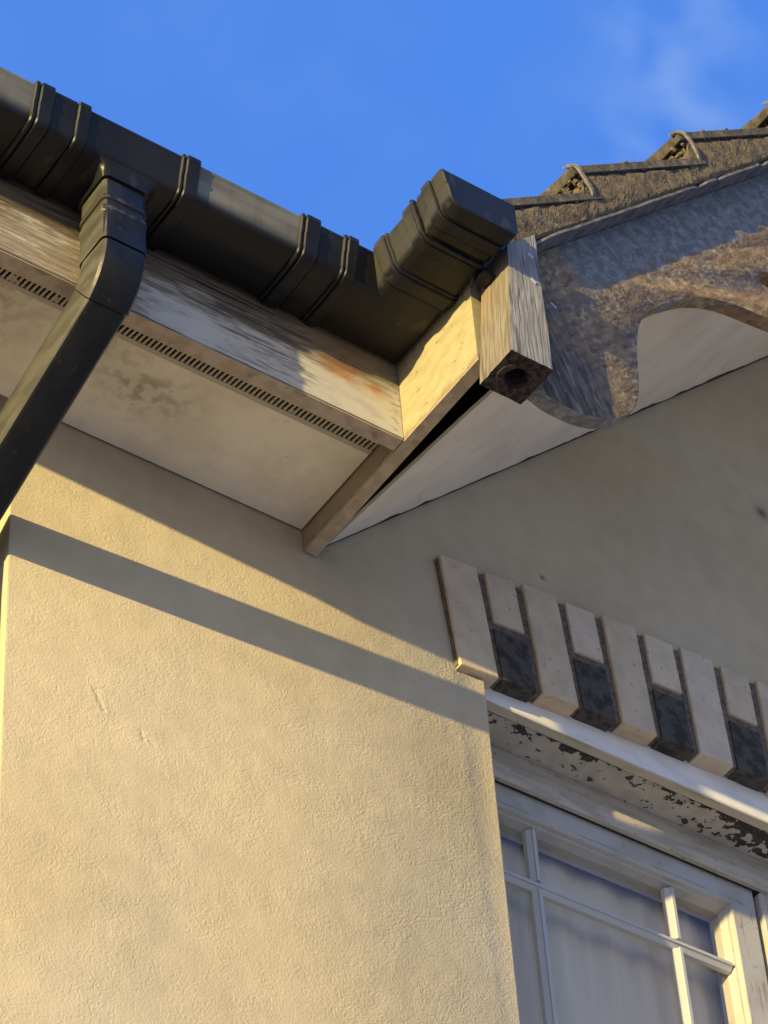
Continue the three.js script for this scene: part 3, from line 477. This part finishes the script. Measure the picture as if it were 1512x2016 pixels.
// ------------------------------------------------------------------ gable roof: undercloak, mortar verge, tiles, clips
{
  const t = thing('roof_verge', 'brown mortar verge and stepped concrete tiles along the gable edge', 'roof verge', [2.4, 4.0, 0.2]);
  const slabQ = (o0, o1, z0, z1) => { const q = [[1.93, slopeY(1.93) + o0], [AP, slopeY(AP) + o0], [2 * AP - 1.93, slopeY(1.93) + o0], [2 * AP - 1.93, slopeY(1.93) + o1], [AP, slopeY(AP) + o1], [1.93, slopeY(1.93) + o1]]; return prism(q, z0, z1); };
  part('roof_deck', slabQ(0.17, 0.25, -2.8, 0.44), M.roofing, t);
  // undercloak strip with a broken pale edge
  const n = 90, lo = [], hi = [], rnd = rng(5); const edge = (x) => 0.4885 + 0.003 * fbm(x * 30, 2, 3) - 0.006 * step(0.25, 0.45, fbm(x * 26 + 4, 7, 3));
  for (let i = 0; i <= n; i++) { const x = mix(1.93, AP, i / n); lo.push([x, yU(x) + 0.0005, edge(x)]); }
  const P = (L, dy, z) => L.map(([x, y, zz]) => [x, y + dy, z ?? zz]);
  const S = (A, B) => { const o = []; for (let i = 0; i < n; i++) o.push([A[i], A[i + 1], B[i + 1]], [A[i], B[i + 1], B[i]]); return tris(o); };
  part('undercloak', [S(P(lo, 0, 0.40), lo), S(lo, P(lo, 0.006)), S(P(lo, 0.006), P(lo, 0.006, 0.40))], M.undercloak, t, null, 0.3);
  // sawtooth line of the tile bottoms along the verge
  const T0 = [2.062, 3.784], G = [0.2290, 0.2395], tilt = 0.655, tc = Math.cos(tilt), ts = Math.sin(tilt);
  const tail = (k) => { const a = 0.005 * noise(k * 1.37 + 0.4, 0.5), b = 0.004 * noise(k * 2.11, 7.3); return [T0[0] + G[0] * k + a, T0[1] + G[1] * k + a + b]; };
  const sl = Math.atan2(G[1], G[0]), nrm = [-Math.sin(sl), Math.cos(sl)], TH = 0.013, LEN = 0.352;
  const bottom = (k) => { const q = tail(k); return [[q[0] + ts * TH, q[1] - tc * TH], [q[0] + ts * TH + tc * LEN, q[1] - tc * TH + ts * LEN]]; };
  const topline = []; for (let k = -1; k < 6; k++) { const [a, b] = bottom(k), lift = 0.0345; const next = bottom(k + 1)[0]; for (let i = 0; i <= 14; i++) { const f = i / 14; const x = mix(a[0] + 0.016, next[0] + 0.013, f), y = a[1] + (x - a[0]) * ts / tc; if (x > 1.935 && x < AP) topline.push([x, y - 0.0015 - 0.0012 * fbm(x * 90, k, 2)]); } }
  const base = []; for (let i = 60; i >= 0; i--) { const x = mix(1.938, AP, i / 60); base.push([x, yU(x) + 0.0105 + 0.0018 * fbm(x * 40, 3, 3)]); }
  const vm = [...topline, [AP, yU(AP) + 0.10], ...base];
  const topY = (x) => { let y = null; for (let i = 1; i < topline.length; i++) if (x >= topline[i - 1][0] && x <= topline[i][0]) y = mix(topline[i - 1][1], topline[i][1], (x - topline[i - 1][0]) / Math.max(1e-6, topline[i][0] - topline[i - 1][0])); return y ?? topline[0][1]; };
  const cols = []; for (let i = 0; i <= 420; i++) { const x = mix(1.94, 2.95, i / 420), a = yU(x) + 0.0105 + 0.0018 * fbm(x * 40, 3, 3), b = Math.max(a + 0.004, topY(x)); cols.push([...Array(13)].map((_, k) => { const y = mix(a, b, k / 12), e = k === 0 || k === 12 ? 0.0035 : 0; return [x, y, 0.4868 - e + 0.0028 * fbm(x * 34, y * 34, 4) + 0.0016 * fbm(x * 160, y * 160, 2)]; })); }
  const mf = []; for (let i = 0; i < 420; i++) for (let k = 0; k < 12; k++) mf.push([cols[i][k], cols[i + 1][k], cols[i + 1][k + 1]], [cols[i][k], cols[i + 1][k + 1], cols[i][k + 1]]);
  part('verge_mortar', [prism(vm, 0.40, 0.4800, 0.0018), tris(mf)], M.mortar, t, null, 0.9);
  part('mortar_lip', prism([...base.map(([x, y]) => [x, y - 0.0005]).reverse(), ...[...Array(61)].map((_, i) => { const x = mix(AP, 1.938, i / 60); return [x, yU(x) + 0.006]; })], 0.40, 0.4795), M.mortar, t);
  // tiles: every one that meets the verge; thick tails lifted on the tile below
  const tileGeo = (k, z0, z1) => {
    const q = tail(k), at = (l, h) => [q[0] + tc * l - ts * h, q[1] + ts * l + tc * h], r = rng(90 + k);
    const zs = []; for (let i = 0; i <= 10; i++) zs.push(mix(z1, z0, i / 10));
    const prof = (z) => { const w = Math.abs(((z1 - z) / 0.15) % 1 - 0.5), roll = 0.010 * step(0.32, 0.06, w), j = 0.0045 * fbm(z * 70, k * 3.1, 3); return [at(0.001 + j, -TH), at(j, -0.004), at(0.003 + j, roll), at(LEN, roll), at(LEN, -TH)].map(([x, y]) => [x, y, z]); };
    return loft(zs.map(prof));
  };
  for (let k = -1; k < 5; k++) part('roof_tile', tileGeo(k, 0.06, 0.4895), M.tile, t, null, 0.5);
  { const r = rng(808), moss = [];                                             // moss and grit along the tile edges
    for (let i = 0; i < 330; i++) { const k = Math.floor(r() * 6) - 1, q = tail(k), l = LEN * Math.pow(r(), 1.4), h = (r() < 0.75 ? 0.0005 : -TH - 0.001) + 0.001 * r(), s = 0.0012 + 0.0032 * r() * r() * (fbm(l * 30 + k * 5, 2, 2) > 0 ? 1.4 : 0.5); const g = new THREE.IcosahedronGeometry(s, 0); g.scale(1.3, 0.8, 1); g.rotateZ(r() * 6); g.rotateX(r() * 6); g.translate(q[0] + tc * l - ts * h, q[1] + ts * l + tc * h, 0.488 - 0.006 * r()); moss.push(g); }
    const m = part('moss', moss, M.mortar, t, null, 0.3); m.userData.kind = 'stuff'; }
  // crumbled bedding under each tail
  for (let k = 0; k < 5; k++) {
    const q = tail(k), r = rng(400 + k), lumps = [];
    for (let i = 0; i < 110; i++) { const g = new THREE.IcosahedronGeometry(0.003 + 0.005 * r(), 0), p = g.attributes.position; for (let a = 0; a < p.count; a++) { const w = 0.75 + 0.5 * Math.abs(noise(p.getX(a) * 300 + i, p.getY(a) * 300 + p.getZ(a) * 170)); p.setXYZ(a, p.getX(a) * w, p.getY(a) * w, p.getZ(a) * w); } g.rotateX(r() * 6); g.rotateY(r() * 6); const dn = 0.013 + 0.028 * r(), l = 0.003 + 0.014 * r(); g.translate(q[0] + ts * dn + tc * l, q[1] - tc * dn + ts * l, 0.484 - 0.20 * Math.pow(r(), 1.3)); lumps.push(g); }
    const b = loft([0.482, 0.30].map((z) => [[0.012, 0.020], [0.046, 0.022], [0.046, 0.08], [0.012, 0.08]].map(([dn, l]) => [q[0] + ts * dn + tc * l, q[1] - tc * dn + ts * l, z])));
    const m = part('crumbled_bedding', [...lumps, b], M.rubble, t, null, 0.3); m.userData.kind = 'stuff';
  }
  // pale verge clips hooked over the tile corners
  for (const pts of [[[2.059, 3.790, 0.478], [2.063, 3.790, 0.486], [2.069, 3.785, 0.4935], [2.080, 3.770, 0.4945], [2.097, 3.747, 0.4915], [2.100, 3.738, 0.487]], [[2.290, 4.030, 0.478], [2.294, 4.031, 0.486], [2.302, 4.028, 0.4935], [2.316, 4.013, 0.4955], [2.330, 3.994, 0.4915], [2.336, 3.984, 0.487]], [[2.516, 4.270, 0.478], [2.520, 4.270, 0.486], [2.528, 4.265, 0.4935], [2.541, 4.250, 0.4945], [2.556, 4.231, 0.4915], [2.560, 4.222, 0.487]]]) {
    const c = new THREE.CatmullRomCurve3(pts.map((p) => new THREE.Vector3(...p))), L = 26, loops = [];
    for (let i = 0; i <= L; i++) { const p = c.getPoint(i / L), tg = c.getTangent(i / L), side = new THREE.Vector3(0.72, 0.69, 0.05).normalize(), nn = new THREE.Vector3().crossVectors(tg, side).normalize(), sd = new THREE.Vector3().crossVectors(nn, tg).normalize(), w = 0.0030 * (1 + 0.35 * fbm(i * 0.3, pts[0][0] * 9, 2)) * (i > L - 4 ? 1.3 : 1), th = 0.0018; loops.push([[1, 1], [-1, 1], [-1, -1], [1, -1]].map(([a, b]) => [p.x + sd.x * w * a + nn.x * th * b, p.y + sd.y * w * a + nn.y * th * b, p.z + sd.z * w * a + nn.z * th * b])); }
    part('verge_clip', loft(loops), M.pale, t, null, 0.9);
  }
}
// ------------------------------------------------------------------ brick arch
{
  const t = thing('brick_arch', 'flat arch of upright buff and dark bricks over the window', 'brick arch', [2.85, 3.24, 0]);
  const N = 19, P = (2 * (ARC.x - 2.162) - 0.0645) / (N - 1), LEN = 0.2145, rnd = rng(12);
  const at = (xb, a, s, r) => [xb + Math.cos(a) * s + Math.sin(a) * r, arcY(xb) - Math.sin(a) * s + Math.cos(a) * r];   // s across, r up along the brick
  const brick = (xb, a, w, r0, r1, mat, front) => {
    const c = [at(xb, a, -w / 2, r0), at(xb, a, w / 2, r0), at(xb, a, w / 2, r1), at(xb, a, -w / 2, r1)].map(([x, y]) => [x + (rnd() - 0.5) * 0.0014, y + (rnd() - 0.5) * 0.0016]);
    // edges broken into short uneven pieces
    const o = []; for (let i = 0; i < 4; i++) { const p = c[i], q = c[(i + 1) % 4], n = i % 2 ? 10 : 4; for (let k = 0; k < n; k++) { const f = k / n, j = k ? 0.0011 : 0.0006; o.push([mix(p[0], q[0], f) + (rnd() - 0.5) * j, mix(p[1], q[1], f) + (rnd() - 0.5) * j]); } }
    part('brick', prism(o, -0.09, front, 0.0014), mat, t, null, 0.3);
  };
  for (let i = 0; i < N; i++) {
    const xb = 2.162 + 0.0322 + P * i, a = lean(xb), f = 0.0115 + (rnd() - 0.5) * 0.0018, w = i === 0 ? 0.067 : 0.0635;
    if (i % 2 === 0) brick(xb, a, w, 0, LEN + (rnd() - 0.5) * 0.002, M.buff[Math.floor(rnd() * 2.99)], f);
    else { brick(xb, a, w - 0.0085, 0.1125, LEN - 0.003, M.buff[(i + 1) % 3], f - 0.0005); brick(xb, a, w - 0.004, 0.001, 0.0985, M.darkBrick, f - 0.002); }
  }
  const up = [], dn = []; for (let i = 0; i <= 40; i++) { const xb = mix(2.158, 2 * ARC.x - 2.158, i / 40), a = lean(xb); up.push(at(xb, a, 0, LEN - 0.006)); dn.push(at(xb, a, 0, 0.004 + 0.002 * fbm(xb * 60, 4, 2))); }
  part('mortar_joints', prism([...dn, ...up.reverse()], -0.088, 0.0058), M.joint, t, null, 0.3);
}
// ------------------------------------------------------------------ window lintel and window
{
  const l = thing('window_lintel', 'white drip trim and peeling board under the brick arch', 'lintel', [2.85, 3.22, -0.06]);
  const x0 = 2.2115, x1 = 2 * ARC.x - 2.2115, q = (x) => [[x, 3.2165, -0.0345], [x, 3.2165, -0.0195], [x, 3.218, -0.018], [x, 3.30, -0.018], [x, 3.30, -0.0345]];
  part('drip_trim', loft([q(x0), q(x1)]), M.trim, l);
  part('trim_lip', bevelBox(x0, x1, 3.2142, 3.2164, -0.0348, -0.0185, 0.0006), M.trimLip, l);
  part('peeling_board', bevelBox(x0, x1, 3.2195, 3.30, -0.20, -0.0355, 0.001), M.peeled, l);
  const w = thing('window', 'white painted timber casement window set deep under the lintel', 'window', [2.85, 2.4, -0.1]);
  const hd = (x) => [[x, 3.2188, -0.20], [x, 3.2188, -0.0952], [x, 3.2180, -0.0945], [x, 3.196, -0.0938], [x, 3.190, -0.0915], [x, 3.180, -0.089], [x, 3.168, -0.0888], [x, 3.160, -0.0895], [x, 3.156, -0.092], [x, 3.1555, -0.0985], [x, 3.172, -0.0985], [x, 3.172, -0.20]];
  part('frame_head', loft([hd(x0), hd(x1)]), M.headPaint, w, null, 0.4);
  part('jamb', bevelBox(x0, x0 + 0.030, 1.76, 3.1715, -0.20, -0.100), M.winPaint, w); part('jamb', bevelBox(x1 - 0.030, x1, 1.76, 3.1715, -0.20, -0.100), M.winPaint, w);
  const mu = (y) => [[2.7805, y, -0.20], [2.7805, y, -0.1015], [2.7830, y, -0.0985], [2.7905, y, -0.0985], [2.7925, y, -0.0925], [2.9075, y, -0.0925], [2.9095, y, -0.0985], [2.917, y, -0.0985], [2.9195, y, -0.1015], [2.9195, y, -0.20]];
  part('mullion', loft([mu(1.76), mu(3.1550)]), M.winPaint, w, null, 0.3);
  part('sill', bevelBox(x0 - 0.03, x1 + 0.03, 1.70, 1.758, -0.20, 0.05, 0.004), M.winPaint, w);
  const casement = (flip) => {
    const mirror = (g) => { if (!flip) return g; g = g.clone(); g.translate(-ARC.x, 0, 0); g.scale(-1, 1, 1); g.translate(ARC.x, 0, 0); return g; };
    const xa = 2.2145, xb = 2.7725, GX0 = 2.272, GX1 = 2.7165, GY1 = 3.1065, GY0 = 1.86, IX0 = 2.260, IX1 = 2.7245, IY1 = 3.1155, IY0 = 1.85, F = -0.1050, GZ = -0.1285;
    // sash: outer ring front, moulded slope to the glass, back
    const rg = (a, b, c, d, z) => [[a, c, z], [b, c, z], [b, d, z], [a, d, z]];
    const sash = loft([rg(xa, xb, 1.80, 3.1595, -0.150), rg(xa, xb, 1.80, 3.1595, F - 0.0015), rg(xa + 0.0015, xb - 0.0015, 1.8015, 3.158, F), rg(IX0 - 0.0015, IX1 + 0.0015, IY0 - 0.0015, IY1 + 0.0015, F), rg(IX0, IX1, IY0, IY1, F - 0.0015), rg(IX0 + 0.0015, IX1 - 0.0015, IY0 + 0.0015, IY1 - 0.0015, -0.1135), rg(IX0 + 0.004, IX1 - 0.004, IY0 + 0.004, IY1 - 0.004, -0.1145), rg(GX0 - 0.001, GX1 + 0.001, GY0 - 0.001, GY1 + 0.001, -0.1245), rg(GX0, GX1, GY0, GY1, GZ + 0.001), rg(GX0, GX1, GY0, GY1, -0.150)], false);
    const s = part('casement', mirror(sash), M.winPaint, w, null, 0.25);
    const vb = (cx, y0, y1) => { const r = (y) => [[cx - 0.0105, y, GZ + 0.0006], [cx - 0.0098, y, GZ + 0.0075], [cx - 0.0030, y, GZ + 0.0125], [cx - 0.0026, y, GZ + 0.0150], [cx + 0.0026, y, GZ + 0.0150], [cx + 0.0030, y, GZ + 0.0125], [cx + 0.0098, y, GZ + 0.0075], [cx + 0.0105, y, GZ + 0.0006]]; return loft([r(y0), r(y1)]); };
    const hb = (cy, a, b) => { const r = (x) => [[x, cy - 0.0105, GZ + 0.0006], [x, cy - 0.0098, GZ + 0.0075], [x, cy - 0.0030, GZ + 0.0125], [x, cy - 0.0026, GZ + 0.0150], [x, cy + 0.0026, GZ + 0.0150], [x, cy + 0.0030, GZ + 0.0125], [x, cy + 0.0098, GZ + 0.0075], [x, cy + 0.0105, GZ + 0.0006]]; return loft([r(a), r(b)]); };
    const TY = 3.0025, B1 = 2.3655, B2 = 2.6185;
    part('glazing_bar', mirror(hb(TY, GX0, GX1)), M.winBar, w, s, 0.3);
    for (const cx of [B1, B2]) part('glazing_bar', mirror(mergeGeometries([clean(vb(cx, TY + 0.0085, GY1)), clean(vb(cx, GY0, TY - 0.0085))])), M.winBar, w, s, 0.3);
    for (const [a, b] of [[GX0, B1], [B1, B2], [B2, GX1]]) for (const [c, d] of [[GY0, TY], [TY, GY1]]) {
      const g = new THREE.PlaneGeometry(b - a - 0.0006, d - c - 0.0006); g.translate((a + b) / 2, (c + d) / 2, GZ); part('pane', mirror(g), M.glass, w, s);
    }
  };
  casement(false); casement(true);
  const cu = thing('net_curtain', 'pale net curtain hanging in soft folds behind the window glass', 'curtain', [2.85, 1.8, -0.16]);
  const cols = []; for (let i = 0; i <= 260; i++) { const x = 2.20 + 1.3 * i / 260; const z = -0.166 + 0.0035 * Math.sin(x * 78 + 2.2 * noise(x * 7, 2)) + 0.0025 * noise(x * 24, 5); cols.push([1.8, 2.4, 2.8, 3.1, 3.5].map((y, k) => [x + 0.004 * noise(y * 3, x * 9), y, z + 0.001 * noise(x * 20, y * 4)])); }
  const ct = []; for (let i = 0; i < 260; i++) for (let k = 0; k < 4; k++) ct.push([cols[i][k], cols[i + 1][k], cols[i + 1][k + 1]], [cols[i][k], cols[i + 1][k + 1], cols[i][k + 1]]);
  part('fabric', tris(ct), M.curtain, cu, null, 1.2); part('curtain_rail', bevelBox(2.2, 3.5, 3.50, 3.52, -0.175, -0.155), M.curtain, cu);
}
renderer.render(scene, camera);
